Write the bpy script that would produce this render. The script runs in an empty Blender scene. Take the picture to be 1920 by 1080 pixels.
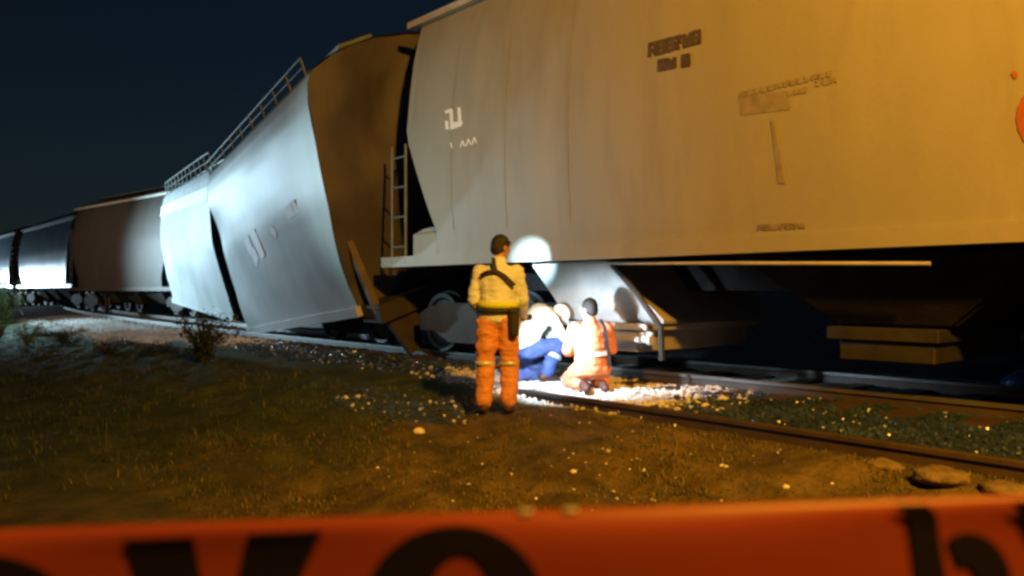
import bpy, bmesh, math, random
from mathutils import Vector, Matrix, noise
random.seed(7)
C = bpy.context.scene.collection
SC = bpy.context.scene
R = math.radians
F = 1507.0            # focal length in photo pixels
CAM = Vector((0, 0, 1.6))
P0 = Vector((-1.37, 11.5, 0))
ET = Vector((0.6561, -0.7547, 0))     # along the train, towards the right
EN = Vector((0.7547, 0.6561, 0))      # across the track, away from the camera side
UP = Vector((0, 0, 1))

def W(t, s, z): return P0 + ET * t + EN * s + UP * z
def bend(t): return 0.0020 * t * t if t < 0 else 0.0
def to_ts(p):
    d = Vector((p[0], p[1], 0)) - P0
    return d.dot(ET), d.dot(EN)
def ray(x, y): return Vector(((x - 960) / F, 1.0, -(y - 545) / F))
def face_hit(x, y, s=0.0):            # where the sight line of a photo pixel meets the near wagon's side plane
    d = ray(x, y)
    k = (P0 + EN * s - CAM).dot(EN) / d.dot(EN)
    p = CAM + d * k
    t, _ = to_ts(p)
    return t, p.z

# ------------------------------------------------------------------ materials
def nodes_of(m):
    m.use_nodes = True
    return m.node_tree.nodes, m.node_tree.links

def mat(name, col, rough=0.6, metal=0.0, var=0.25, scale=3.0, stretch=(1, 1, 1), bump=0.0, bscale=20.0, dirt=None, dirt_amt=0.0, dirt_scale=1.2, spec=0.5, sheen=0.0, trans=0.0):
    m = bpy.data.materials.new(name)
    N, L = nodes_of(m)
    b = N['Principled BSDF']
    tc = N.new('ShaderNodeTexCoord'); mp = N.new('ShaderNodeMapping')
    mp.inputs['Scale'].default_value = stretch
    L.new(tc.outputs['Object'], mp.inputs['Vector'])
    nz = N.new('ShaderNodeTexNoise'); nz.inputs['Scale'].default_value = scale; nz.inputs['Detail'].default_value = 6
    L.new(mp.outputs['Vector'], nz.inputs['Vector'])
    mr = N.new('ShaderNodeMapRange')
    mr.inputs['From Min'].default_value = 0.3; mr.inputs['From Max'].default_value = 0.7
    mr.inputs['To Min'].default_value = 1 - var; mr.inputs['To Max'].default_value = 1 + var
    L.new(nz.outputs['Fac'], mr.inputs['Value'])
    mx = N.new('ShaderNodeMix'); mx.data_type = 'RGBA'; mx.blend_type = 'MULTIPLY'; mx.inputs[0].default_value = 1
    mx.inputs[6].default_value = (*col, 1)
    L.new(mr.outputs['Result'], mx.inputs[7])
    out = mx.outputs[2]
    if dirt:
        n2 = N.new('ShaderNodeTexNoise'); n2.inputs['Scale'].default_value = dirt_scale; n2.inputs['Detail'].default_value = 8
        n2.inputs['Roughness'].default_value = 0.65
        L.new(mp.outputs['Vector'], n2.inputs['Vector'])
        r2 = N.new('ShaderNodeMapRange')
        r2.inputs['From Min'].default_value = 0.48; r2.inputs['From Max'].default_value = 0.75
        r2.inputs['To Min'].default_value = 0; r2.inputs['To Max'].default_value = dirt_amt
        L.new(n2.outputs['Fac'], r2.inputs['Value'])
        m2 = N.new('ShaderNodeMix'); m2.data_type = 'RGBA'
        L.new(r2.outputs['Result'], m2.inputs[0]); L.new(out, m2.inputs[6]); m2.inputs[7].default_value = (*dirt, 1)
        out = m2.outputs[2]
    L.new(out, b.inputs['Base Color'])
    b.inputs['Roughness'].default_value = rough; b.inputs['Metallic'].default_value = metal
    b.inputs['Specular IOR Level'].default_value = spec
    if trans: b.inputs['Transmission Weight'].default_value = trans
    if bump:
        nb = N.new('ShaderNodeTexNoise'); nb.inputs['Scale'].default_value = bscale; nb.inputs['Detail'].default_value = 5
        L.new(tc.outputs['Object'], nb.inputs['Vector'])
        bp = N.new('ShaderNodeBump'); bp.inputs['Strength'].default_value = bump; bp.inputs['Distance'].default_value = 0.05
        L.new(nb.outputs['Fac'], bp.inputs['Height']); L.new(bp.outputs['Normal'], b.inputs['Normal'])
    return m

def emit(name, col, k):
    m = bpy.data.materials.new(name)
    N, L = nodes_of(m)
    b = N['Principled BSDF']
    b.inputs['Emission Color'].default_value = (*col, 1); b.inputs['Emission Strength'].default_value = k
    return m

M = {}
M['cream_paint'] = mat('cream_paint', (0.30, 0.285, 0.225), 0.55, 0, 0.08, 1.1, (1.6, 1.6, 0.3), 0.08, 2.5, (0.19, 0.145, 0.09), 0.45, 1.2)
M['silver_paint'] = mat('silver_paint', (0.46, 0.49, 0.50), 0.46, 0.0, 0.12, 1.1, (1, 1, 0.4), 0.07, 2.0, (0.30, 0.31, 0.29), 0.6, 0.8, spec=0.28)
M['brown_paint'] = mat('brown_paint', (0.060, 0.047, 0.037), 0.5, 0.1, 0.2, 1.4, (1, 1, 0.4), 0.05, 3.0, (0.05, 0.04, 0.035), 0.5)
M['blue_grey_paint'] = mat('blue_grey_paint', (0.24, 0.34, 0.43), 0.30, 0.3, 0.15, 1.4, (1, 1, 0.4), 0.04, 2.0)
M['dark_blue_sheet'] = mat('dark_blue_sheet', (0.068, 0.064, 0.105), 0.7, 0.0, 0.25, 1.6, (1, 1, 0.5), 0.1, 5, (0.038, 0.036, 0.045), 0.7, 1.5)  # dark base blued to offset the orange lamp light on wagon ends
M['roof_green'] = mat('roof_green', (0.10, 0.14, 0.12), 0.6, 0.1, 0.25, 2.0, bump=0.1)
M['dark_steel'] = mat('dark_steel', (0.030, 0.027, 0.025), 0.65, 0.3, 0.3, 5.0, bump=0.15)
M['under_steel'] = mat('under_steel', (0.030, 0.025, 0.021), 0.7, 0.1, 0.35, 4.0, bump=0.15, dirt=(0.03, 0.025, 0.02), dirt_amt=0.7)
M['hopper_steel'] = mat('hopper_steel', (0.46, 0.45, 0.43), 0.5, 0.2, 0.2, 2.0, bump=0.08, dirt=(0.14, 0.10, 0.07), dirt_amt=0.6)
M['wheel_steel'] = mat('wheel_steel', (0.07, 0.068, 0.066), 0.55, 0.4, 0.3, 6.0, bump=0.1, dirt=(0.06, 0.04, 0.025), dirt_amt=0.7)
M['rail_steel'] = mat('rail_steel', (0.06, 0.041, 0.028), 0.6, 0.2, 0.3, 4.0, (1, 1, 1), 0.1, 12)
M['rail_head'] = mat('rail_head', (0.13, 0.125, 0.12), 0.5, 0.6, 0.2, 4.0)
M['pale_rail'] = mat('pale_rail', (0.5, 0.48, 0.42), 0.5, 0.1, 0.15, 4.0)
M['underbody_shade'] = mat('underbody_shade', (0.012, 0.010, 0.009), 0.85, 0.0, 0.4, 4.0, bump=0.15, spec=0.1)  # near-black steel: shade under the wagons put into its colour
M['rail_grey'] = mat('rail_grey', (0.13, 0.145, 0.135), 0.6, 0.1, 0.2, 4.0)
M['post_brown'] = mat('post_brown', (0.10, 0.08, 0.075), 0.6, 0.1, 0.3, 4.0)
M['clod'] = mat('clod', (0.13, 0.095, 0.045), 0.9, 0, 0.4, 14, bump=0.5, bscale=40)
M['white_letters'] = mat('white_letters', (0.9, 0.92, 0.93), 0.4, 0, 0.03, 4.0)
M['dark_stencil'] = mat('dark_stencil', (0.075, 0.055, 0.04), 0.6, 0, 0.3, 14.0)
M['faded_stencil'] = mat('faded_stencil', (0.245, 0.215, 0.16), 0.6, 0, 0.25, 9.0)
M['red_paint'] = mat('red_paint', (0.34, 0.09, 0.03), 0.5, 0, 0.15, 4.0)
M['tape_red'] = mat('tape_red', (0.34, 0.062, 0.022), 0.42, 0, 0.12, 3.0, (1, 1, 1), 0.015, 9)
M['tape_black'] = mat('tape_black', (0.014, 0.011, 0.010), 0.4, 0, 0.1, 3.0)
M['stone'] = mat('stone', (0.52, 0.51, 0.48), 0.85, 0, 0.35, 2.2)
M['dimmed_stone'] = mat('dimmed_stone', (0.022, 0.040, 0.085), 0.28, 0, 0.5, 2.2)  # dark bluish copy of stone, dim light put into its colour
M['pale_stone'] = mat('pale_stone', (0.6, 0.57, 0.52), 0.8, 0, 0.2, 30)
M['grass'] = mat('grass', (0.030, 0.054, 0.020), 0.7, 0, 0.5, 1.3)
M['dry_grass'] = mat('dry_grass', (0.115, 0.092, 0.036), 0.7, 0, 0.4, 2.3)
M['leaf_dark'] = mat('leaf_dark', (0.03, 0.05, 0.025), 0.55, 0, 0.4, 5)
M['lit_leaf'] = mat('lit_leaf', (0.24, 0.36, 0.19), 0.5, 0, 0.4, 5)  # brighter leaf colour standing in for lamp light on the foliage
M['stem'] = mat('stem', (0.07, 0.05, 0.03), 0.8, 0, 0.3, 8)
M['skin'] = mat('skin', (0.36, 0.20, 0.13), 0.55, 0, 0.08, 12)
M['hair'] = mat('hair', (0.012, 0.010, 0.009), 0.5, 0, 0.3, 60, bump=0.4, bscale=120)
M['yellow_cloth'] = mat('yellow_cloth', (0.62, 0.70, 0.85), 0.8, 0, 0.12, 6, bump=0.25, bscale=14)
M['lime_cloth'] = mat('lime_cloth', (0.60, 0.66, 0.03), 0.7, 0, 0.08, 8, bump=0.2, bscale=18)
M['orange_cloth'] = mat('orange_cloth', (0.58, 0.25, 0.12), 0.8, 0, 0.14, 7, bump=0.3, bscale=14)
M['orange_pale'] = mat('orange_pale', (0.68, 0.24, 0.11), 0.8, 0, 0.14, 7, bump=0.3, bscale=14)
M['blue_cloth'] = mat('blue_cloth', (0.045, 0.085, 0.26), 0.8, 0, 0.25, 8, bump=0.3, bscale=14)
M['white_cloth'] = mat('white_cloth', (0.66, 0.72, 0.62), 0.8, 0, 0.08, 7, bump=0.25, bscale=14)
M['black_cloth'] = mat('black_cloth', (0.015, 0.014, 0.016), 0.7, 0, 0.2, 9)
M['silver_tape'] = mat('silver_tape', (0.60, 0.60, 0.58), 0.4, 0.2, 0.08, 9)
M['boot'] = mat('boot', (0.06, 0.02, 0.012), 0.6, 0, 0.3, 9)
M['glare_helmet'] = mat('glare_helmet', (0.75, 0.76, 0.74), 0.35, 0, 0.04, 9)
M['blue_plastic'] = mat('blue_plastic', (0.03, 0.09, 0.30), 0.35, 0, 0.2, 6, bump=0.2)
M['lens'] = emit('lens', (0.9, 0.95, 1.0), 60)
M['eye'] = mat('eye', (0.5, 0.48, 0.45), 0.2, 0, 0.02, 5)

# ------------------------------------------------------------------ object helpers
def link(o): C.objects.link(o); return o
def root_loc(o):
    v = Vector((0, 0, 0))
    while o: v += o.location; o = o.parent
    return v
def thing(name, label, cat, loc=(0, 0, 0), rotz=0, group=None):
    o = bpy.data.objects.new(name, None); link(o)
    o.empty_display_size = 0.2
    o.location = loc; o.rotation_euler = (0, 0, rotz)
    o['label'] = label; o['category'] = cat
    if group: o['group'] = group
    return o
def tag(o, label, cat, group=None):
    o['label'] = label; o['category'] = cat
    if group: o['group'] = group
    return o
def obj(name, bm, m, parent=None, smooth=False, local=False, kind=None, normals=True):
    if normals: bmesh.ops.recalc_face_normals(bm, faces=bm.faces[:])
    if parent and not local:
        bmesh.ops.translate(bm, vec=-root_loc(parent), verts=bm.verts[:])
    me = bpy.data.meshes.new(name); bm.to_mesh(me); bm.free()
    return obj_me(name, me, m, parent, smooth, kind)
def obj_me(name, me, m, parent=None, smooth=False, kind=None):
    for q in (m if isinstance(m, (list, tuple)) else [m]): me.materials.append(M[q] if isinstance(q, str) else q)
    if smooth:
        for p in me.polygons: p.use_smooth = True
    o = bpy.data.objects.new(name, me); link(o)
    if parent: o.parent = parent
    if kind: o['kind'] = kind
    return o
def solo(name, bm, m, base, label, cat, group=None, smooth=False):      # a thing of one mesh whose origin is at its base
    bmesh.ops.translate(bm, vec=-Vector(base), verts=bm.verts[:])
    o = obj(name, bm, m, None, smooth); o.location = base
    return tag(o, label, cat, group)

def box(bm, o, ax, ay, az, mi=0):     # o = corner, three edge vectors
    o = Vector(o)
    v = [bm.verts.new(o + ax * i + ay * j + az * k) for i in (0, 1) for j in (0, 1) for k in (0, 1)]
    for f in ((0, 1, 3, 2), (4, 6, 7, 5), (0, 4, 5, 1), (2, 3, 7, 6), (0, 2, 6, 4), (1, 5, 7, 3)):
        bm.faces.new([v[i] for i in f]).material_index = mi
def tbox(bm, t0, t1, s0, s1, z0, z1, mi=0): box(bm, W(t0, s0, z0), ET * (t1 - t0), EN * (s1 - s0), UP * (z1 - z0), mi)
def frame_of(d):
    d = d.normalized()
    a = UP if abs(d.z) < 0.9 else Vector((1, 0, 0))
    x = d.cross(a).normalized(); y = d.cross(x).normalized()
    return x, y
def tube(bm, pts, r, n=8, cap=True, mi=0):
    pts = [Vector(p) for p in pts]
    rings = []
    for i, p in enumerate(pts):
        d = pts[min(i + 1, len(pts) - 1)] - pts[max(i - 1, 0)]
        x, y = frame_of(d)
        rr = r[i] if isinstance(r, (list, tuple)) else r
        rings.append([bm.verts.new(p + x * rr * math.cos(2 * math.pi * k / n) + y * rr * math.sin(2 * math.pi * k / n)) for k in range(n)])
    for a, b in zip(rings, rings[1:]):
        for k in range(n): bm.faces.new((a[k], a[(k + 1) % n], b[(k + 1) % n], b[k])).material_index = mi
    if cap:
        bm.faces.new(rings[0][::-1]).material_index = mi; bm.faces.new(rings[-1]).material_index = mi
def prism(bm, poly, d, mi=0):         # closed polygon of points pushed along d
    a = [bm.verts.new(Vector(p)) for p in poly]; b = [bm.verts.new(Vector(p) + d) for p in poly]
    bm.faces.new(a[::-1]).material_index = mi; bm.faces.new(b).material_index = mi
    for i in range(len(a)):
        j = (i + 1) % len(a)
        bm.faces.new((a[i], a[j], b[j], b[i])).material_index = mi
def bevelled(bm, w=0.01, seg=2):
    bmesh.ops.bevel(bm, geom=bm.edges[:], offset=w, segments=seg, affect='EDGES', profile=0.5, clamp_overlap=True)
    return bm

# ------------------------------------------------------------------ camera
cam = bpy.data.objects.new('camera', bpy.data.cameras.new('camera')); link(cam)
cam.location = CAM; cam.rotation_euler = (R(90.19), 0, 0)
cam.data.sensor_width = 36; cam.data.lens = F / 1920 * 36
cam.data.clip_start = 0.05; cam.data.clip_end = 3000
cam.data.dof.use_dof = True; cam.data.dof.focus_distance = 8.5; cam.data.dof.aperture_fstop = 3.2
SC.camera = cam

# ------------------------------------------------------------------ terrain
PROF = [(-60, -0.1), (-12, -0.03), (-7, 0.0), (-4, 0.12), (-2.4, 0.34), (-1.8, 0.44), (-1.35, 0.46), (-1.05, 0.39), (-0.7, 0.50), (0, 0.54), (4, 0.54), (5.5, 0.30), (8, 0.5), (13, 2.6), (60, 3.0)]  # rise beyond the track: added bank that keeps the gap below wagons dark
def lerp_tab(tab, x):
    if x <= tab[0][0]: return tab[0][1]
    for (a, b), (c, d) in zip(tab, tab[1:]):
        if x <= c: return b + (d - b) * (x - a) / (c - a)
    return tab[-1][1]
def sst(a, b, x):
    k = min(1, max(0, (x - a) / (b - a))); return k * k * (3 - 2 * k)
def height(t, s, fine=True):
    q = s - bend(max(t, -60))
    z = (lerp_tab(PROF, q - 0.15) + lerp_tab(PROF, q) + lerp_tab(PROF, q + 0.15)) / 3
    mound = sst(-5.5, -3.2, q) * (1 - sst(-1.25, -1.0, q))
    lump = noise.noise(Vector((t * 1.5, s * 1.9, 1.3))) * 0.08 + noise.noise(Vector((t * 3.9, s * 4.3, 7.3))) * 0.05
    z += lump * (0.25 + 0.9 * mound)
    z += noise.noise(Vector((t * 0.25, s * 0.25, 3.1))) * 0.05 * (1 - sst(-2.2, -1.2, q))
    if fine: z += noise.noise(Vector((t * 11, s * 11, 2.2))) * 0.012
    return z
def gravel_mask(t, s):
    q = s - bend(max(t, -60))
    edge = -0.55 - 1.15 * sst(-7.5, -11, t) + 0.22 * noise.noise(Vector((t * 0.9, s * 1.1, 5)))
    g = sst(edge - 0.25, edge + 0.2, q)
    if t > 2.6: g = max(g, sst(-0.95, -0.8, q))
    d = math.hypot((t - 2.5) / 1.25, (s + 1.95) / 0.6)
    g = max(g, 0.85 * (1 - sst(0.6, 1.1, d + 0.25 * noise.noise(Vector((t * 3, s * 3, 2))))))
    return g
def dimmed_mask(t, s): return 0.0 + sst(4.5, 5.3, t + 0.4 * noise.noise(Vector((t, s * 2, 4)))) * sst(-1.2, -1.0, s) + 0.95 * (1 - sst(-1.3, -1.1, s)) * sst(-1.5, 0.5, t) + 1.0 * sst(-7, -5, t) * (1 - sst(0.5, 1.5, t)) * (1 - sst(0.9, 1.4, s))  # zones where dimness is put into the ballast colour
def axis(fine0, fine1, step, far0, far1):
    a = []
    x = fine0
    while x < fine1: a.append(x); x += step
    st = step; y = x
    while y < far1: a.append(y); st *= 1.22; y += st
    a.append(far1)
    st = step * 1.2; y = fine0 - st; b = []
    while y > far0: b.append(y); st *= 1.1; y -= st
    b.append(far0)
    return b[::-1] + a
TA = axis(-12, 12, 0.10, -700, 600); SA = axis(-7.5, 1.5, 0.075, -500, 700)
bm = bmesh.new()
ga = bm.verts.layers.float.new('gravel'); da = bm.verts.layers.float.new('dark'); dr = bm.verts.layers.float.new('dry')
grid = []
for t in TA:
    row = []
    for s in SA:
        v = bm.verts.new(W(t, s, height(t, s))); v[ga] = gravel_mask(t, s); v[da] = dimmed_mask(t, s); v[dr] = sst(1.0, 5.5, t + 1.5 * noise.noise(Vector((t * 0.7, s * 0.9, 6)))) * (1 - sst(9, 14, t)); row.append(v)
    grid.append(row)
for a, b in zip(grid, grid[1:]):
    for k in range(len(SA) - 1): bm.faces.new((a[k], b[k], b[k + 1], a[k + 1]))
gm = bpy.data.materials.new('ground_mix')
N, L = nodes_of(gm); b = N['Principled BSDF']; b.inputs['Roughness'].default_value = 0.9; b.inputs['Specular IOR Level'].default_value = 0.2
geo = N.new('ShaderNodeNewGeometry')
def ramp(fac, stops):
    r = N.new('ShaderNodeValToRGB'); e = r.color_ramp.elements
    while len(e) < len(stops): e.new(0.5)
    for q, (p, c) in zip(e, stops): q.position = p; q.color = (*c, 1)
    L.new(fac, r.inputs['Fac']); return r.outputs['Color']
def nzt(scale, detail=6, rough=0.6):
    n = N.new('ShaderNodeTexNoise'); n.inputs['Scale'].default_value = scale; n.inputs['Detail'].default_value = detail; n.inputs['Roughness'].default_value = rough
    L.new(geo.outputs['Position'], n.inputs['Vector']); return n.outputs['Fac']
soil = ramp(nzt(2.2, 9, 0.68), [(0.30, (0.013, 0.023, 0.009)), (0.48, (0.031, 0.046, 0.017)), (0.60, (0.058, 0.070, 0.028)), (0.75, (0.10, 0.105, 0.045))])
vor = N.new('ShaderNodeTexVoronoi'); vor.inputs['Scale'].default_value = 26; L.new(geo.outputs['Position'], vor.inputs['Vector'])
grav = ramp(vor.outputs['Color'], [(0.1, (0.24, 0.235, 0.22)), (0.5, (0.38, 0.37, 0.35)), (0.9, (0.52, 0.51, 0.48))])
at = N.new('ShaderNodeAttribute'); at.attribute_name = 'gravel'
mx = N.new('ShaderNodeMix'); mx.data_type = 'RGBA'
L.new(at.outputs['Fac'], mx.inputs[0]); 
soil2 = ramp(nzt(3.1, 9, 0.7), [(0.30, (0.030, 0.024, 0.009)), (0.48, (0.072, 0.054, 0.020)), (0.60, (0.125, 0.090, 0.036)), (0.75, (0.19, 0.14, 0.065))])
at3 = N.new('ShaderNodeAttribute'); at3.attribute_name = 'dry'
sx = N.new('ShaderNodeMix'); sx.data_type = 'RGBA'
L.new(at3.outputs['Fac'], sx.inputs[0]); L.new(soil, sx.inputs[6]); L.new(soil2, sx.inputs[7]); L.new(sx.outputs[2], mx.inputs[6]); 
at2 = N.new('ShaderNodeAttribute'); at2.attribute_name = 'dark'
gx = N.new('ShaderNodeMix'); gx.data_type = 'RGBA'; gx.inputs[7].default_value = (0.016, 0.028, 0.045, 1)  # ground colour darkened along with the dimmed stones
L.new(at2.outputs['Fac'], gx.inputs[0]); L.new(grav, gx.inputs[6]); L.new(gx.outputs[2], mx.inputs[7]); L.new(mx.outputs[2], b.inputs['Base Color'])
bp = N.new('ShaderNodeBump'); bp.inputs['Strength'].default_value = 0.7; bp.inputs['Distance'].default_value = 0.03
L.new(nzt(30, 4), bp.inputs['Height']); L.new(bp.outputs['Normal'], b.inputs['Normal'])
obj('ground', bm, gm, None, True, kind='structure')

# gravel stones (nobody could count them)
def stone_bm(bm, p, r, mi=0):
    ret = bmesh.ops.create_icosphere(bm, subdivisions=1, radius=1)
    sc = Vector((random.uniform(0.7, 1.3), random.uniform(0.7, 1.3), random.uniform(0.5, 0.9))) * r
    rot = Matrix.Rotation(random.random() * 6.28, 3, 'Z') @ Matrix.Rotation(random.random() * 0.8, 3, 'X')
    for v in ret['verts']:
        q = Vector(v.co) * (1 + 0.3 * noise.noise(v.co * 2 + Vector(p) * 9))
        v.co = rot @ Vector((q.x * sc.x, q.y * sc.y, q.z * sc.z)) + Vector(p)
proto_st = []
for k in range(10):
    b2 = bmesh.new(); stone_bm(b2, (k * 3.3, 0, 0), 1.0)
    proto_st.append(([Vector(v.co) - Vector((k * 3.3, 0, 0)) for v in b2.verts], [[v.index for v in f.verts] for f in b2.faces])); b2.verts.index_update(); b2.free()
def scatter_stones(n, pick, r0, r1):
    vs, fs, mis = [], [], []
    c = 0
    while c < n:
        t, s = pick()
        if random.random() > gravel_mask(t, s): continue
        c += 1; dk = is_dimmed(t, s)
        pv, pf = random.choice(proto_st); r = random.uniform(r0, r1) * (1.5 if random.random() < 0.08 else 1)
        rot = Matrix.Rotation(random.random() * 6.28, 3, 'Z'); p = W(t, s, height(t, s) + r * 0.15); k = len(vs)
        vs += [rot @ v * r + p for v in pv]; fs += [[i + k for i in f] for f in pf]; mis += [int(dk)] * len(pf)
    return vs, fs, mis
def is_dimmed(t, s): return random.random() < dimmed_mask(t, s)
v1, f1, m1 = scatter_stones(6500, lambda: (random.uniform(0.5, 10), random.uniform(-2.7, 1.2)), 0.016, 0.034)
_gm = gravel_mask
gravel_mask = lambda t, s: 1.0
v3, f3, m3 = scatter_stones(75, lambda: (random.gauss(5.6, 1.1), random.gauss(-2.2, 0.5)), 0.007, 0.017)
gravel_mask = _gm
v2, f2, m2 = scatter_stones(7500, lambda: ((lambda t: (t, bend(t) + random.uniform(-2.3, 1.0)))(-26 * random.random() ** 1.3 + 1)), 0.018, 0.042)
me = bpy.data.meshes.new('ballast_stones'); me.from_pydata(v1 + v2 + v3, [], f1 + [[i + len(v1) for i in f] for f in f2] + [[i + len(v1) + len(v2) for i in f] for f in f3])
obj_me('ballast_stones', me, ['stone', 'dimmed_stone'], kind='stuff'); me.polygons.foreach_set('material_index', m1 + m2 + [0] * len(m3))

# grass blades
def blades(n, pick, h0, h1, wd):
    vs, fs, mi = [], [], []
    c = 0; guard = 0
    while c < n and guard < n * 12:
        guard += 1
        t, s = pick()
        g = gravel_mask(t, s)
        if random.random() < g * 1.4: continue
        clump = noise.noise(Vector((t * 1.1, s * 1.1, 8))) + 0.5 * noise.noise(Vector((t * 4, s * 4, 4)))
        if clump < random.uniform(-0.7, 0.35): continue
        c += 1
        p = W(t, s, height(t, s) - 0.01)
        a = random.random() * 6.28; h = random.uniform(h0, h1) * (0.7 + 0.7 * max(0, clump)); ln = random.uniform(0.2, 1.0) * h
        dx = Vector((math.cos(a), math.sin(a), 0)); sd = Vector((-dx.y, dx.x, 0)) * wd
        k = len(vs)
        vs += [p - sd, p + sd, p + dx * ln * 0.35 + UP * h * 0.62 - sd * 0.7, p + dx * ln * 0.35 + UP * h * 0.62 + sd * 0.7, p + dx * ln + UP * h * 0.9]
        fs += [(k, k + 1, k + 3, k + 2), (k + 2, k + 3, k + 4)]
        m_ = 1 if random.random() < 0.06 + 0.65 * sst(1.5, 5.0, t) else 0
        mi += [m_, m_]
    return vs, fs, mi
def blade_obj(name, *a):
    vs, fs, mi = blades(*a)
    me = bpy.data.meshes.new(name); me.from_pydata(vs, [], fs)
    o = obj_me(name, me, ['grass', 'dry_grass'], kind='stuff')
    me.polygons.foreach_set('material_index', mi)
    return o
def near_pick():
    t = random.uniform(1.5, 11); s = random.uniform(-4.6, -0.95); return t, s
def left_pick():
    t = random.uniform(-22, 3); return t, bend(t) + random.uniform(-7.5, -1.5)
blade_obj('mound_grass', 18000, near_pick, 0.025, 0.065, 0.005)
blade_obj('verge_grass', 16000, left_pick, 0.05, 0.13, 0.007)

# ------------------------------------------------------------------ railway track under the train
bm = bmesh.new()
TS = [14 - 0.5 * k for k in range(29)] + [0 - 1.0 * k for k in range(1, 70)]
def rail_sweep(bm, line, z0, h, mi_head=1, lat=None):
    prof = [(-0.065, 0), (0.065, 0), (0.065, 0.016), (0.012, 0.035), (0.012, h - 0.045), (0.036, h - 0.036), (0.036, h - 0.006), (0.028, h), (-0.028, h), (-0.036, h - 0.006), (-0.036, h - 0.036), (-0.012, h - 0.045), (-0.012, 0.035), (-0.065, 0.016)]
    rings = [[bm.verts.new(p + (lt * a) + UP * b) for a, b in prof] for p, lt in line]
    n = len(prof)
    for a, b in zip(rings, rings[1:]):
        for k in range(n):
            f = bm.faces.new((a[k], a[(k + 1) % n], b[(k + 1) % n], b[k])); f.material_index = mi_head if 5 <= k <= 9 else 0
    bm.faces.new(rings[0]); bm.faces.new(rings[-1][::-1])
for so in (0.88, 2.32):
    rail_sweep(bm, [(W(t, so + bend(t), 0.50), EN) for t in TS], 0.5, 0.17)
for t in range(-40, 24):
    tt = t * 0.6
    tbox(bm, tt - 0.11, tt + 0.11, 0.3 + bend(tt), 2.9 + bend(tt), 0.42, 0.565)
obj('railway_track', bm, ['rail_steel', 'rail_head'], kind='structure')

# ------------------------------------------------------------------ hopper wagons
HALF = [(0.03, 0.0), (0.0, 0.34), (-0.035, 0.8), (-0.055, 1.35), (-0.045, 1.95), (0.015, 2.5), (0.08, 2.95), (0.15, 3.27), (0.24, 3.55), (0.38, 3.74), (0.72, 3.88), (1.1, 3.96), (1.6, 4.0)]
WID = 3.2
SECT = HALF + [(WID - a, b) for a, b in HALF[-2::-1]]
def prof_a(b): return lerp_tab([(q, a) for a, q in HALF], b)
def end_cut(b, k=0.68): return k * min(1, max(0, (1.85 - b) / 1.35)) if b > 0.2 else k
def refine(sec, n=3):
    out = []
    for i in range(len(sec) - 1):
        for j in range(n): out.append((sec[i][0] + (sec[i + 1][0] - sec[i][0]) * j / n, sec[i][1] + (sec[i + 1][1] - sec[i][1]) * j / n))
    return out + [sec[-1]]
RSECT = refine(SECT, 3)

def shell(bm, place, sec, us, close0=False, close1=False):
    rings = [[bm.verts.new(place(u, a, b)) for a, b in sec] for u in us]
    for r0, r1 in zip(rings, rings[1:]):
        for k in range(len(sec) - 1): bm.faces.new((r0[k], r0[k + 1], r1[k + 1], r1[k]))
    return rings
def end_wall(bm, place, u, sec, nc=6):
    half = len(sec) // 2
    prev = None
    rows = []
    for i in range(half + 1):
        a0, b0 = sec[i]; a1, b1 = sec[len(sec) - 1 - i]
        rows.append([bm.verts.new(place(u, a0 + (a1 - a0) * k / nc, b0)) for k in range(nc + 1)] if i < half else [bm.verts.new(place(u, a0, b0))])
    for i in range(half - 1):
        for k in range(nc): bm.faces.new((rows[i][k], rows[i][k + 1], rows[i + 1][k + 1], rows[i + 1][k]))
    for k in range(nc): bm.faces.new((rows[half - 1][k], rows[half - 1][k + 1], rows[half][0]))

def bogie(parent, place_t, zr=0.67, s0=1.6, detail=True, off=lambda t: 0.0):
    t = place_t
    bm = bmesh.new()
    for sd in (-1, 1):
        s = s0 + off(t) + sd * 0.98
        z = zr + 0.45
        poly = [W(t - 1.12, s, z + 0.12), W(t - 0.85, s, z + 0.24), W(t - 0.35, s, z + 0.30), W(t + 0.35, s, z + 0.30), W(t + 0.85, s, z + 0.24), W(t + 1.12, s, z + 0.12),
                W(t + 1.08, s, z - 0.12), W(t + 0.72, s, z - 0.12), W(t + 0.36, s, z - 0.27), W(t - 0.36, s, z - 0.27), W(t - 0.72, s, z - 0.12), W(t - 1.08, s, z - 0.12)]
        prism(bm, poly, EN * 0.11 * sd)
    tbox(bm, t - 0.2, t + 0.2, s0 + off(t) - 1.0, s0 + off(t) + 1.0, zr + 0.42, zr + 0.74)
    o = obj('bogie', bm, 'under_steel', parent)
    for dt in (-0.89, 0.89):
        for sd in (-1, 1):
            b2 = bmesh.new()
            pc = W(t + dt, s0 + off(t) + sd * 0.74, zr + 0.45)
            rings = []
            prof = [(0.08, 0.10), (0.16, 0.07), (0.34, 0.035), (0.38, 0.075), (0.445, 0.075), (0.455, -0.04), (0.485, -0.055), (0.485, -0.075), (0.36, -0.075), (0.3, -0.03), (0.08, -0.05)]
            n = 28
            for r_, w_ in prof:
                rings.append([b2.verts.new(pc + EN * (w_ * sd) + (ET * math.cos(6.2832 * k / n) + UP * math.sin(6.2832 * k / n)) * r_) for k in range(n)])
            for a, b in zip(rings, rings[1:]):
                for k in range(n): b2.faces.new((a[k], a[(k + 1) % n], b[(k + 1) % n], b[k]))
            b2.faces.new(rings[0]); b2.faces.new(rings[-1])
            if sd > 0: tube(b2, [W(t + dt, s0 + off(t) - 0.7, zr + 0.45), W(t + dt, s0 + off(t) + 0.7, zr + 0.45)], 0.075, 10)
            obj('wheel', b2, 'wheel_steel', o)
    return o

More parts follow.
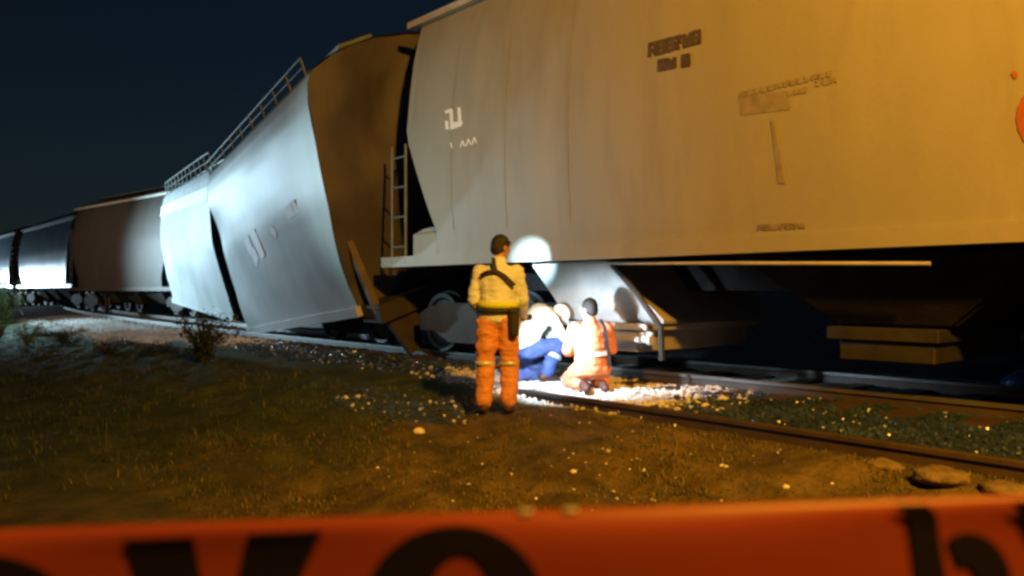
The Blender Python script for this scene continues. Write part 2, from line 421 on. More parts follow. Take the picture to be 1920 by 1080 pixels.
def ladder(parent, base, wdir, updir, width, h, rungs, m='rail_grey', rr=0.018):
    bm = bmesh.new()
    for k in (0, 1): tube(bm, [base + wdir * width * k, base + wdir * width * k + updir * h], rr, 8)
    for k in range(rungs):
        q = base + updir * (h * (k + 0.6) / rungs); tube(bm, [q, q + wdir * width], rr * 0.8, 6)
    return obj('ladder', bm, m, parent)

def coupler(parent, p, d, lat):       # knuckle coupler: shank, head, knuckle claw
    bm = bmesh.new()
    box(bm, p - lat * 0.07 - UP * 0.09, d * 0.55, lat * 0.14, UP * 0.18)
    q = p + d * 0.55
    poly = [q - lat * 0.17, q + d * 0.10 - lat * 0.22, q + d * 0.33 - lat * 0.20, q + d * 0.33 - lat * 0.09, q + d * 0.15 - lat * 0.07, q + d * 0.13 + lat * 0.06, q + d * 0.25 + lat * 0.12, q + d * 0.24 + lat * 0.2, q + lat * 0.17]
    prism(bm, [v - UP * 0.15 for v in poly], UP * 0.30)
    return obj('coupler', bevelled(bm, 0.012, 1), 'under_steel', parent)

def straight_wagon(label, t0, t1, sill, mbody, name='hopper_wagon', detail=0, off=None, base_s=0.0, zr=0.67, bog=True, dents=0.012, tilt=0.0):
    off = off or (lambda t: 0.0)
    tc = (t0 + t1) / 2
    root = thing(name, label, 'railway wagon', W(tc, 1.6 + off(tc), zr), group='derailed grain wagons on the track')
    ln = t1 - t0
    def place(u, a, b):
        cu = end_cut(b)
        t = t0 + cu + (ln - 2 * cu) * u
        da = dents * noise.noise(Vector((t * 0.55, b * 0.7, tc))) * sst(0.35, 0.7, b) * (1 - sst(3.0, 3.4, b)) * (1 if a < 1.6 else -1)
        return W(t, a + da + off(t), sill + b)
    nu = max(24, int(ln / 0.22))
    us = [k / nu for k in range(nu + 1)]
    bm = bmesh.new()
    shell(bm, place, RSECT, us)
    body = obj('body', bm, mbody, root, True)
    for u, kk in ((0.0, 1), (1.0, -1)):
        bm = bmesh.new()
        end_wall(bm, lambda u_, a, b, kk=kk: place(u_, a, b) + ET * 0.16 * kk, u, SECT)
        obj('end_sheet', bm, 'dark_blue_sheet', root)
    # side sills run the full length to the end platforms
    for s_ in (0.012, WID - 0.15):
        bm = bmesh.new()
        n = 24
        for k in range(n):
            ta = t0 - 0.7 + (ln + 1.4) * k / n; tb = t0 - 0.7 + (ln + 1.4) * (k + 1) / n
            o_ = W(ta, s_ - 0.05 + off(ta), sill - 0.012)
            box(bm, o_, W(tb, s_ - 0.05 + off(tb), sill - 0.012) - o_, EN * 0.17, UP * 0.15)
        bmesh.ops.remove_doubles(bm, verts=bm.verts[:], dist=0.001)
        obj('side_sill', bm, mbody, root)
    bm = bmesh.new()
    for k in range(6):
        ta = t0 + 0.1 + (ln - 0.2) * k / 6; tb = t0 + 0.1 + (ln - 0.2) * (k + 1) / 6
        o_ = W(ta, 0.16 + off(ta), sill + 0.11); box(bm, o_, W(tb, 0.16 + off(tb), sill + 0.11) - o_, EN * (WID - 0.33), UP * 0.02)
    bmesh.ops.remove_doubles(bm, verts=bm.verts[:], dist=0.001)
    obj('floor_plate', bm, 'underbody_shade', root)
    # platforms at both ends
    for ta, tb in ((t0 - 0.78, t0 + 0.1), (t1 - 0.1, t1 + 0.78)):
        bm = bmesh.new()
        tbox(bm, ta, tb, 0.16 + off(ta), WID - 0.17 + off(ta), sill - 0.02, sill + 0.10)
        bevelled(bm, 0.012, 1)
        obj('end_platform', bm, 'under_steel', root)
    # roof walkway
    for s0_ in (0.95, 1.85):
        bm = bmesh.new()
        n = 30
        for k in range(n):
            ta = t0 - 0.1 + (ln + 0.2) * k / n; tb = t0 - 0.1 + (ln + 0.2) * (k + 1) / n
            o_ = W(ta, s0_ + off(ta), sill + 4.03); box(bm, o_, W(tb, s0_ + off(tb), sill + 4.03) - o_, EN * 0.4, UP * 0.04)
        bmesh.ops.remove_doubles(bm, verts=bm.verts[:], dist=0.001)
        obj('roof_walkway', bm, 'roof_green', root)
    bm = bmesh.new()
    n = 30
    for k in range(n):
        ta = t0 - 0.25 + (ln + 0.5) * k / n; tb = t0 - 0.25 + (ln + 0.5) * (k + 1) / n
        o_ = W(ta, 0.13 + off(ta), sill + 3.52); box(bm, o_, W(tb, 0.13 + off(tb), sill + 3.52) - o_, EN * 0.16 , UP * 0.09)
    bmesh.ops.remove_doubles(bm, verts=bm.verts[:], dist=0.001)
    obj('top_chord', bm, 'pale_rail', root)
    if bog:
        for t in (t0 + 0.62, t1 - 0.62): bogie(root, t, zr, 1.6, off=off)
    if not detail:
        for k in range(3):
            tb = t0 + ln * (0.27 + 0.23 * k)
            bm = bmesh.new()
            for (z0, h0, z1, h1) in ((sill - 0.01, 1.3, zr + 0.42, 0.45),):
                a = [W(tb - h0, 0.35 + off(tb), z0), W(tb + h0, 0.35 + off(tb), z0), W(tb + h0, 2.85 + off(tb), z0), W(tb - h0, 2.85 + off(tb), z0)]
                c = [W(tb - h1, 0.9 + off(tb), z1), W(tb + h1, 0.9 + off(tb), z1), W(tb + h1, 2.3 + off(tb), z1), W(tb - h1, 2.3 + off(tb), z1)]
                va = [bm.verts.new(p) for p in a]; vc = [bm.verts.new(p) for p in c]
                for i in range(4): bm.faces.new((va[i], va[(i + 1) % 4], vc[(i + 1) % 4], vc[i]))
                bm.faces.new(va); bm.faces.new(vc)
            obj('hopper_chute', bm, 'under_steel', root)
        for t, dx in ((t0 - 0.4, 1), (t1 + 0.2, 1)):
            ladder(root, W(t, 0.03 + off(t), sill + 0.1), ET, UP, 0.4, 2.6, 7)
    return root, body, place

SILL = 1.96
near, near_body, near_place = straight_wagon('cream hopper wagon nearest the camera, with dark stencils on its side', -0.18, 12.6, SILL, 'cream_paint', detail=1, dents=0.018)
# ladder and bracket on the near wagon's left end
ladder(near, W(-0.60, -0.02, SILL + 0.02), ET, UP, 0.36, 1.75, 4, rr=0.020)
bm = bmesh.new()
box(bm, W(-0.12, 0.02, SILL + 0.1), ET * 0.62, EN * 0.5, UP * 0.36)
prism(bm, [W(-0.16, 0.06, SILL + 0.46), W(0.44, 0.06, SILL + 0.46), W(0.5, 0.06, SILL + 0.56), W(0.1, 0.06, SILL + 0.52)], EN * 0.4)
obj('end_bracket', bevelled(bm, 0.02, 2), 'cream_paint', near)
# weld seams down the side
for ts in (0.9, 2.0, 3.1):
    bm = bmesh.new()
    pts = []
    for k in range(17):
        b = 0.42 + (2.95 - 0.42) * k / 16; pts.append((ts, prof_a(b), b))
    v0 = [bm.verts.new(near_place((t + 0.18 - end_cut(b)) / (12.78 - 2 * end_cut(b)), a, b) - EN * 0.004 - ET * 0.014) for t, a, b in pts]
    v1_ = [bm.verts.new(near_place((t + 0.18 - end_cut(b)) / (12.78 - 2 * end_cut(b)), a, b) - EN * 0.0055) for t, a, b in pts]
    v2_ = [bm.verts.new(near_place((t + 0.18 - end_cut(b)) / (12.78 - 2 * end_cut(b)), a, b) - EN * 0.004 + ET * 0.014) for t, a, b in pts]
    for i in range(16):
        bm.faces.new((v0[i], v1_[i], v1_[i + 1], v0[i + 1])); bm.faces.new((v1_[i], v2_[i], v2_[i + 1], v1_[i + 1]))
    obj('weld_seam', bm, 'cream_paint', near)
# hopper bays
def chute(ttop0, ttop1, tb0, tb1, ztop, zbot, s_top, s_bot, m='hopper_steel'):
    bm = bmesh.new()
    a = [W(ttop0, s_top, ztop), W(ttop1, s_top, ztop), W(ttop1, 3.2 - s_top, ztop), W(ttop0, 3.2 - s_top, ztop)]
    c = [W(tb0, s_bot, zbot), W(tb1, s_bot, zbot), W(tb1, 3.2 - s_bot, zbot), W(tb0, 3.2 - s_bot, zbot)]
    va = [bm.verts.new(p) for p in a]; vc = [bm.verts.new(p) for p in c]
    for i in range(4): bm.faces.new((va[i], va[(i + 1) % 4], vc[(i + 1) % 4], vc[i]))
    bm.faces.new(va); bm.faces.new(vc)
    bmesh.ops.bevel(bm, geom=bm.edges[:], offset=0.03, segments=2, affect='EDGES')
    o = obj('hopper_chute', bm, m, near)
    return o
ch1 = chute(2.15, 3.45, 2.55, 4.05, SILL - 0.015, 1.24, 0.22, 0.5)
bm = bmesh.new()                      # outlet gate with its flanges and pinion shaft
tbox(bm, 2.75, 3.95, 0.30, 2.6, 1.16, 1.235); tbox(bm, 3.0, 3.80, 0.34, 2.5, 0.92, 1.158)
tbox(bm, 3.82, 4.02, 0.32, 0.40, 1.06, 1.15)
bevelled(bm, 0.012, 1)
tube(bm, [W(3.55, 0.26, 1.06), W(4.02, 0.26, 1.07)], 0.035, 10); tube(bm, [W(4.02, 0.26, 1.07), W(4.07, 0.26, 1.07)], 0.055, 10)
obj('outlet_gate', bm, 'hopper_steel', near)
bm = bmesh.new()
tube(bm, [W(3.52, 0.2, SILL - 0.02), W(3.9, 0.24, 1.55), W(4.16, 0.3, 1.2), W(4.14, 0.34, 0.86)], 0.035, 8)
obj('chute_stay', bm, 'under_steel', near)
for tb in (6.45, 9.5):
    ch = chute(tb - 1.35, tb + 1.35, tb - 0.5, tb + 0.5, SILL - 0.015, 1.28, 0.25, 0.62, 'underbody_shade')  # coloured near black for underbody shade, unlike the first bay
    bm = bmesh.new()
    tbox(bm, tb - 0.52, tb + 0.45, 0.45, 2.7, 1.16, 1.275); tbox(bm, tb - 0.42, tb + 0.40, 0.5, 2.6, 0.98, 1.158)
    obj('outlet_gate', bevelled(bm, 0.012, 1), 'dark_steel', near)  # gate darkened to go with the shaded chute above
bm = bmesh.new()
tube(bm, [W(3.4, 0.05, SILL - 0.055), W(5.2, 0.04, SILL - 0.10), W(7.0, 0.03, SILL - 0.15)], 0.016, 8)
obj('brake_pipe', bm, 'pale_rail', near)
bm = bmesh.new(); tbox(bm, -0.5, 13.1, 1.35, 1.85, SILL - 0.36, SILL - 0.03); obj('centre_sill', bm, 'underbody_shade', near)
coupler(near, W(-0.45, 1.6, 1.55), -ET, EN)

# marks on the near wagon's side, laid on its real surface
def on_face(x, y, lift=0.006):
    t, z = face_hit(x, y)
    for _ in range(2):
        b = z - SILL; t, z = face_hit(x, y, prof_a(b))
    b = z - SILL; cu = end_cut(b)
    return near_place((t + 0.18 - cu) / (12.78 - 2 * cu), prof_a(b), b) - EN * lift
def decal(name, polys, m, lift=0.006):
    bm = bmesh.new()
    for poly in polys: prism(bm, [on_face(x, y, lift) for x, y in poly], -EN * 0.003)
    return obj(name, bm, m, near)
def strokes(lines, w):                # line segments in photo pixels -> quads
    out = []
    for (x0, y0), (x1, y1) in lines:
        d = Vector((x1 - x0, y1 - y0)); d.normalize(); n = Vector((-d.y, d.x)) * w / 2; e = d * w * 0.3
        out.append([(x0 - e.x + n.x, y0 - e.y + n.y), (x0 - e.x - n.x, y0 - e.y - n.y), (x1 + e.x - n.x, y1 + e.y - n.y), (x1 + e.x + n.x, y1 + e.y + n.y)])
    return out
def glyphs(x, y, w, h, slope, pats, gw):
    out = []
    for i, pat in enumerate(pats):
        if pat == ' ': continue
        x0 = x + i * (w + gw); y0 = y + (x0 - x) * slope
        g = {'b': [((0, 0), (0, 1)), ((0, 0), (1, 0)), ((1, 0), (1, 1)), ((0, 1), (1, 1)), ((0, .5), (1, .5))], 'a': [((0, 1), (.1, 0)), ((.1, 0), (1, 0)), ((1, 0), (1, 1)), ((0, .6), (1, .6))],
             'z': [((0, 0), (1, 0)), ((1, 0), (.2, 1)), ((.2, .5), (1, .5)), ((0, .9), (.7, 1))], 'u': [((0, 0), (0, 1)), ((0, 1), (1, 1)), ((1, 1), (1, 0)), ((.5, .2), (.5, 1))], 'i': [((.5, 0), (.5, 1)), ((.1, 1), (.9, 1))]}[pat]
        for (a, b), (c, d) in g: out.append(((x0 + a * w, y0 + b * h + a * w * slope), (x0 + c * w, y0 + d * h + c * w * slope)))
    return out
for k, (x, y, gw_, gh, sl, pt) in enumerate(((1219, 83, 11, 21, -0.27, 'ab'), (1252, 74, 10, 21, -0.27, 'bz'), (1284, 65, 12, 21, -0.27, 'ub'), (1237, 114, 12, 16, -0.2, 'bu'), (1281, 105, 11, 18, -0.2, 'b'))):
    decal('dark_stencil', strokes(glyphs(x, y, gw_, gh, sl, pt, 4.5), 6.8), 'dark_stencil')
decal('faded_stencil', strokes(glyphs(1390, 174, 8, 7, -0.235, 'abzubazubzabz', 5.5), 4), 'faded_stencil')
decal('faded_stencil', strokes(glyphs(1478, 172, 8, 7, -0.2, 'zab', 5.5), 4), 'faded_stencil')
decal('faded_stencil', strokes(glyphs(1532, 152, 9, 9, -0.2, 'zua', 5.5), 4), 'faded_stencil')
decal('repaint_patch', [[(1386, 180), (1480, 170), (1482, 206), (1390, 216)]], 'faded_stencil', 0.003)
decal('grime_streak', [[(1446, 226), (1452, 226), (1474, 344), (1460, 344)]], 'faded_stencil')
decal('faded_line', strokes(glyphs(1422, 423, 9, 8, -0.05, 'abuzbzu', 4), 3.5), 'faded_stencil')
decal('white_reporting_mark', strokes([((837, 210), (846, 206)), ((846, 206), (848, 240)), ((838, 228), (839, 241)), ((846, 240), (864, 234)), ((861, 203), (863, 234)), ((850, 232), (866, 230))], 6), 'white_letters')
for ls in ([((864, 275), (868, 264)), ((868, 264), (872, 274))], [((875, 273), (879, 261)), ((879, 261), (883, 271))], [((886, 270), (890, 258)), ((890, 258), (894, 268))], [((846, 268), (848, 277))]):
    decal('small_white_figure', strokes(ls, 2.6), 'white_letters')
decal('red_emblem', strokes([((1998 + 84 * math.cos(R(q)), 222 + 72 * math.sin(R(q))), (1998 + 84 * math.cos(R(q + 15)), 222 + 72 * math.sin(R(q + 15)))) for q in range(30, 330, 15)], 15), 'red_paint')
decal('red_dot', [[(1897, 138), (1902, 132), (1909, 136), (1910, 144), (1903, 148)]], 'red_paint')

# buckled wagon -----------------------------------------------------------------
buck = thing('hopper_wagon', 'silver hopper wagon buckled in the middle and leaning over, with railings on its roof', 'railway wagon', W(-10.0, 2.6, 0.55), group='derailed grain wagons on the track')
def seg_place(o0, r0, o1, r1, c0=0.0, c1=0.0, sag=0.0, seed=0.0):
    o0, o1 = Vector(o0), Vector(o1)
    d = (o1 - o0); d.z = 0; dl = d.length; d.normalize()
    lat = Vector((d.y, -d.x, 0))
    if lat.dot(EN) < 0: lat = -lat
    def place(u, a, b):
        cu = (end_cut(b, c0) if c0 else 0) / dl; cv = (end_cut(b, c1) if c1 else 0) / dl
        w = cu + (1 - cu - cv) * u
        ro = r0 + (r1 - r0) * w
        o = o0.lerp(o1, w)
        up = UP * math.cos(ro) - lat * math.sin(ro); la = lat * math.cos(ro) + UP * math.sin(ro)
        dn = 0.05 * noise.noise(Vector((w * 3.1 + seed, b * 0.8, seed))) * sst(0.3, 0.8, b) * (1 - sst(2.9, 3.3, b)) * (1 if a < 1.6 else -1)
        dn += sag * math.exp(-((w - 1) / 0.16) ** 2) * sst(0.2, 1.4, b) * (1 - sst(2.3, 3.2, b)) * (1 if a < 1.6 else -1)
        return o + la * (a + dn) + up * b
    return place
OB0, OC = W(-1.2, -0.01, 1.25), W(-8.5, 1.12, 0.60)
OA0, OA1 = W(-9.65, 1.24, 0.85), W(-19.4, 2.9, 1.23)
PB = seg_place(OB0, R(20.5), OC, R(19), 0.5, 0, 0.12, 3.3)
PA = seg_place(OA0, R(13.5), OA1, R(7.6), 0, 0.5, 0.0, 8.1)
for nm, pl, nu in (('front_half_body', PB, 44), ('rear_half_body', PA, 44)):
    bm = bmesh.new(); shell(bm, pl, RSECT, [k / nu for k in range(nu + 1)])
    hb = obj(nm, bm, ['silver_paint', 'roof_green'], buck, True)
    for p_ in hb.data.polygons:
        if (p_.index % (len(RSECT) - 1)) in range(26, len(RSECT) - 1 - 26): p_.material_index = 1
bm = bmesh.new(); end_wall(bm, lambda u, a, b: PB(u + 0.016, a, b) + ET * (0.20 * noise.noise(Vector((a * 0.8, b * 0.55, 3))) + 0.07 * noise.noise(Vector((a * 1.9, b * 1.4, 9))) + 0.16 * (0.5 - abs(noise.noise(Vector((a * 0.9 + b * 0.5, b * 0.7 - a * 0.3, 21)))))), 0.0, refine(SECT, 6), 30); obj('end_sheet', bm, 'dark_blue_sheet', buck, True)
bm = bmesh.new(); end_wall(bm, lambda u, a, b: PA(u - 0.02, a, b), 1.0, SECT); obj('end_sheet', bm, 'dark_blue_sheet', buck)
bm = bmesh.new()                      # crumpled skin between the halves
inset = [(a + (0.10 if a < 1.6 else -0.10), b - 0.05 if b > 3 else b + 0.02) for a, b in SECT]
r0 = [bm.verts.new(PB(0.985, a, b)) for a, b in inset]; r1 = []
for k, (a, b) in enumerate(inset):
    p = PB(1.0, a, b).lerp(PA(0.0, a, b), 0.5); q = 0.25 + 0.1 * math.sin(k * 2.3)
    r1.append(bm.verts.new(p + (EN * q if a < 1.6 else -EN * q)))
r2 = [bm.verts.new(PA(0.015, a, b)) for a, b in inset]
for x, y in ((r0, r1), (r1, r2)):
    for k in range(len(inset) - 1): bm.faces.new((x[k], x[k + 1], y[k + 1], y[k]))
obj('torn_seam', bm, 'dark_steel', buck)
# sills and eaves
for pl, ua, ub in ((PB, 0.0, 1.0), (PA, 0.0, 1.0)):
    for nm, bb, hh, dep in (('side_sill', -0.02, 0.16, 0.10),):
        bm = bmesh.new(); n = 16
        for k in range(n):
            x = ua + (ub - ua) * k / n; y = ua + (ub - ua) * (k + 1) / n
            vs = []
            for u in (x, y):
                vs.append([bm.verts.new(pl(u, aa, bb + (hh if top else 0))) for aa, top in ((-0.03, 0), (-0.03, 1), (0.12, 1), (0.12, 0))])
            for i in range(4): bm.faces.new((vs[0][i], vs[0][(i + 1) % 4], vs[1][(i + 1) % 4], vs[1][i]))
            if k == 0: bm.faces.new(vs[0])
            if k == n - 1: bm.faces.new(vs[1])
        obj(nm, bm, 'silver_paint', buck)
bm = bmesh.new(); n = 16
for k in range(n):
    vs = [[bm.verts.new(PA(u, a_, b_)) for a_, b_ in ((0.045, 2.96), (0.135, 3.3), (0.2, 3.3), (0.14, 2.96))] for u in (k / n, (k + 1) / n)]
    for i in range(4): bm.faces.new((vs[0][i], vs[0][(i + 1) % 4], vs[1][(i + 1) % 4], vs[1][i]))
obj('lit_eave_strip', bm, 'white_letters', buck)  # white strip: grazing light on the eave put into the colour
# roof railing
def railing(pl, n, u0, u1, a, b, h):
    bm = bmesh.new()
    def q(u, hh): return pl(u, a, b) + (pl(u, a, b + 0.5) - pl(u, a, b)) * (hh / 0.5)
    us = [u0 + (u1 - u0) * k / n for k in range(n + 1)]
    for u in us: tube(bm, [q(u, -0.15), q(u, h)], 0.017, 6)
    tube(bm, [q(u, h) for u in us], 0.020, 6); tube(bm, [q(u, h * 0.5) for u in us], 0.011, 6)
    return obj('roof_railing', bm, 'rail_grey', buck)
railing(PB, 9, 0.03, 1.0, 0.36, 3.72, 0.25); railing(PA, 11, 0.0, 0.99, 0.36, 3.72, 0.38)
for pl in (PB, PA):
    bm = bmesh.new(); n = 12
    for k in range(n):
        vs = [[bm.verts.new(pl(u, a_, b_)) for a_, b_ in ((0.9, 3.93), (0.9, 3.99), (1.5, 4.05), (1.5, 4.0))] for u in (k / n, (k + 1) / n)]
        for i in range(4): bm.faces.new((vs[0][i], vs[0][(i + 1) % 4], vs[1][(i + 1) % 4], vs[1][i]))
        if k == 0: bm.faces.new(vs[0])
        if k == n - 1: bm.faces.new(vs[1])
    obj('roof_walkway', bm, 'roof_green', buck)
# end frame of the buckled wagon
bm = bmesh.new()
def Q(a, b, d=0.0): return PB(0.0, a, b) + ET * d
e_lat = (PB(0.0, 3.0, 3.6) - PB(0.0, 0.2, 3.6)).normalized()
eu = (PB(0.0, 0.3, 3.0) - PB(0.0, 0.3, 2.4)).normalized()
OBq = PB(0.0, 0.0, 0.0) + ET * 0.42
prism(bm, [OBq + e_lat * 0.06, OBq + e_lat * 0.17, OBq + e_lat * 0.14 + eu * 2.9 - ET * 0.40, OBq + e_lat * 0.05 + eu * 2.9 - ET * 0.40], -ET * 0.09)
obj('corner_post', bm, 'post_brown', buck); bm = bmesh.new()
prism(bm, [OBq + e_lat * 2.8, OBq + e_lat * 2.98, OBq + e_lat * 2.98 + eu * 2.6 - ET * 0.40, OBq + e_lat * 2.84 + eu * 2.6 - ET * 0.40], -ET * 0.09)
obj('corner_post', bm, 'dark_blue_sheet', buck)
bm = bmesh.new(); box(bm, OBq - eu * 0.16 + e_lat * 0.06 - ET * 0.5, ET * 0.62, e_lat * 3.05, eu * 0.30); obj('end_sill', bevelled(bm, 0.02, 1), 'under_steel', buck)
coupler(buck, OBq + e_lat * 1.5 - eu * 0.28, ET, e_lat)
bm = bmesh.new()
prism(bm, [OBq + e_lat * 0.2 - eu * 0.17, OBq + e_lat * 0.75 - eu * 0.17, OBq + e_lat * 0.62 - eu * 0.8, OBq + e_lat * 0.40 - eu * 0.8], -ET * 0.12)
obj('step_bracket', bm, 'under_steel', buck)
bogie(buck, -3.6, 0.67, 1.9)
# white marks on the buckled wagon
def pb_decal(name, lines, m, wdt):
    bm = bmesh.new()
    for (u0, b0), (u1, b1) in lines:
        p = PB(u0, prof_a(b0), b0); q = PB(u1, prof_a(b1), b1); d = (q - p).normalized()
        nrm = (PB(u0, prof_a(b0) - 0.5, b0) - p).normalized(); sd = d.cross(nrm).normalized() * wdt / 2
        prism(bm, [p + sd + nrm * 0.006, q + sd + nrm * 0.006, q - sd + nrm * 0.006, p - sd + nrm * 0.006], nrm * 0.003)
    return obj(name, bm, m, buck)
pb_decal('white_reporting_mark', [((0.66, 1.95), (0.645, 1.65)), ((0.635, 1.68), (0.615, 1.42)), ((0.585, 2.0), (0.555, 1.45))], 'white_letters', 0.42)
for ls in ([((0.27, 1.98), (0.22, 2.0)), ((0.215, 2.0), (0.19, 2.02))], [((0.42, 1.9), (0.40, 1.72))]):
    pb_decal('small_white_figure', ls, 'white_letters', 0.22)

# wagons further down the line
straight_wagon('dull brown hopper wagon standing behind the buckled silver one', -29.6, -20.3, 1.60, 'brown_paint', off=lambda t: 2.05 + (t + 29.6) * 0.12)
straight_wagon('shiny blue-grey hopper wagon beyond the dull brown one', -48.5, -35.7, 1.78, 'blue_grey_paint', off=lambda t: 3.2)
straight_wagon('last hopper wagon in sight, cut off by the left edge of the picture', -63.5, -50.8, 1.78, 'blue_grey_paint', off=lambda t: 3.1)

# loose rail lying in front
bm = bmesh.new()
ln_ = []
for k in range(26):
    t = 2.9 + k * 0.45
    ln_.append((W(t, -0.90 + 0.05 * math.sin(t * 0.5) + (0.18 * (3.6 - t) if t < 3.6 else 0), 0.375 - 0.012 * max(0, t - 6) * 0 + (-0.03 if t < 3.1 else 0)), EN))
rail_sweep(bm, ln_, 0, 0.185, 0)
solo('loose_rail', bm, 'rail_steel', W(7, -0.9, 0.38), 'long rusty rail lying loose along the foot of the ballast', 'rail')

# ------------------------------------------------------------------ plants
def leafy(name, label, base, spread, h, stems, leaves, lsz, ml, droop=0.3, group=None):
    root = thing(name, label, 'shrub' if h < 1.2 else 'sapling', base, group=group)
    b1, b2 = bmesh.new(), bmesh.new()
    for k in range(stems):
        a = random.random() * 6.28; rr = random.uniform(0.3, 1) * spread; hh = h * random.uniform(0.55, 1)
        tip = Vector((math.cos(a) * rr, math.sin(a) * rr, hh)); mid = Vector((tip.x * 0.35, tip.y * 0.35, hh * 0.6))
        pts = []
        for i in range(6):
            u = i / 5; p = (mid * 2 * u * (1 - u)) + tip * u * u + Vector((0, 0, 0)); pts.append(p + Vector((noise.noise(p * 3), noise.noise(p * 3 + Vector((5, 0, 0))), 0)) * 0.04 * u)
        tube(b1, pts, [0.012 * (1 - 0.8 * i / 5) + 0.002 for i in range(6)], 5)
        for j in range(leaves):
            u = random.uniform(0.25, 1.0); i = min(4, int(u * 5)); f = u * 5 - i
            p = pts[i].lerp(pts[i + 1], f) + Vector([random.gauss(0, 0.045) for _ in range(3)])
            d = Vector((random.gauss(0, 1), random.gauss(0, 1), random.gauss(0.2, 0.6))).normalized()
            x, y = frame_of(d); w = lsz * random.uniform(0.5, 1.1)
            vs = [b2.verts.new(p), b2.verts.new(p + d * w * 0.5 + x * w * 0.28), b2.verts.new(p + d * w - UP * w * droop), b2.verts.new(p + d * w * 0.5 - x * w * 0.28)]
            b2.faces.new(vs)
    obj('stems', b1, 'stem', root, local=True); obj('foliage', b2, ml, root, local=True, normals=False)
    return root
def gpos(x, Y):
    X = (x - 960) / F * Y; t, s = to_ts((X, Y)); return W(t, s, height(t, s) - 0.02)
leafy('leafy_bush', 'dark leafy bush in front of the buckled silver wagon', gpos(378, 13.0), 0.62, 0.86, 26, 44, 0.10, 'leaf_dark')
leafy('young_tree', 'pale lit sapling at the left edge beside the track', gpos(0, 23.0), 0.8, 2.0, 22, 48, 0.17, 'lit_leaf')
for i, (x, Y, h, l) in enumerate(((120, 18.5, 0.4, 'low weed on the lit verge right of the pale sapling'), (205, 15.6, 0.32, 'low dark weed half way between the pale sapling and the bush'), (52, 19.0, 0.6, 'bright green weed below the pale sapling at the left edge'), (290, 14.6, 0.28, 'small weed just left of the dark leafy bush'))):
    leafy('weed', l, gpos(x, Y), 0.35, h, 16, 26, 0.07, 'lit_leaf' if x < 100 else 'leaf_dark', group='weeds along the verge')

# stones and scraps
def rock(name, x, y, r, m, label, cat='stone', group='pale stones on the ground', fl=0.7):
    d = ray(x, y); k = 2.0; p = CAM.copy()
    while k < 40:
        p = CAM + d * k; t, s = to_ts(p)
        if p.z < height(t, s, False): break
        k += 0.03
    bm = bmesh.new(); ret = bmesh.ops.create_icosphere(bm, subdivisions=3, radius=1)
    for v in ret['verts']:
        q = v.co.copy(); q *= 1 + 0.35 * noise.noise(q * 1.7 + p) + 0.16 * noise.noise(q * 5 + p); v.co = Vector((q.x * r, q.y * r * 0.8, q.z * r * fl)) + p + UP * r * 0.3 * (fl / 0.7)
    solo(name, bm, m, p, label, cat, group, True)
rock('pale_stone', 785, 812, 0.05, 'pale_stone', 'pale stone in the grass lower left of the standing man')
rock('pale_stone', 388, 652, 0.075, 'pale_stone', 'round white stone in front of the dark bush')
rock('pale_stone', 1473, 915, 0.022, 'pale_stone', 'larger pale pebble by the tape, below the loose rail')
rock('pale_stone', 1560, 909, 0.015, 'pale_stone', 'small pale pebble right of the larger one by the tape')
rock('pale_stone', 1075, 886, 0.024, 'pale_stone', 'flat pale pebble on the mound in the middle')
for x, y, r, l in ((1655, 880, 0.12, 'flat clod of earth at the back of the mound, left of the other two'), (1765, 903, 0.16, 'broad low clod of earth in the middle of the three on the mound'), (1885, 926, 0.13, 'clod of earth closest to the right edge, just above the tape')):
    rock('earth_clod', x, y, r, 'clod', l, 'clod', 'clods of earth on the mound', 0.38)
# crumpled blue bag at the right edge
bm = bmesh.new(); ret = bmesh.ops.create_icosphere(bm, subdivisions=4, radius=1)
pb = W(6.85, 2.75, 0.56)
for v in ret['verts']:
    q = v.co.copy(); k = 1 + 0.25 * noise.noise(q * 1.5) + 0.16 * (1 - abs(noise.noise(q * 4.5)) * 3); q *= k
    v.co = Vector((q.x * 0.2, q.y * 0.18, max(q.z, -0.5) * 0.17)) + pb + UP * 0.05
solo('plastic_bag', bm, 'blue_plastic', pb, 'crumpled blue plastic bag under the cream wagon at the right edge', 'bag', None, True)

# ------------------------------------------------------------------ people
def cap_shape(bm, p0, p1, r0, r1, n=14, flat=None):
    p0, p1 = Vector(p0), Vector(p1); d = p1 - p0; l = d.length
    d = d.normalized() if l > 1e-6 else Vector((0, 0, 1))
    x, y = frame_of(d); rings = []
    for i in range(5):
        a = -math.pi / 2 + math.pi / 2 * i / 4
        rings.append((p0 + d * r0 * math.sin(a), r0 * max(0.02, math.cos(a))))
    for i in range(5):
        a = math.pi / 2 * i / 4
        rings.append((p1 + d * r1 * math.sin(a), r1 * max(0.02, math.cos(a))))
    vs = []
    for c, r in rings:
        row = []
        for k in range(n):
            q = x * r * math.cos(6.2832 * k / n) + y * r * math.sin(6.2832 * k / n)
            if flat: q = q - Vector(flat[0]) * q.dot(Vector(flat[0])) * (1 - flat[1])
            row.append(bm.verts.new(c + q))
        vs.append(row)
    for a, b in zip(vs, vs[1:]):
        for k in range(n): bm.faces.new((a[k], a[(k + 1) % n], b[(k + 1) % n], b[k]))
    bm.faces.new(vs[0][::-1]); bm.faces.new(vs[-1])
def ell(bm, c, rad, rot=None, n=18):
    ret = bmesh.ops.create_uvsphere(bm, u_segments=n, v_segments=n // 2 + 3, radius=1)
    rot = rot or Matrix.Identity(3)
    for v in ret['verts']: v.co = rot @ Vector((v.co.x * rad[0], v.co.y * rad[1], v.co.z * rad[2])) + Vector(c)
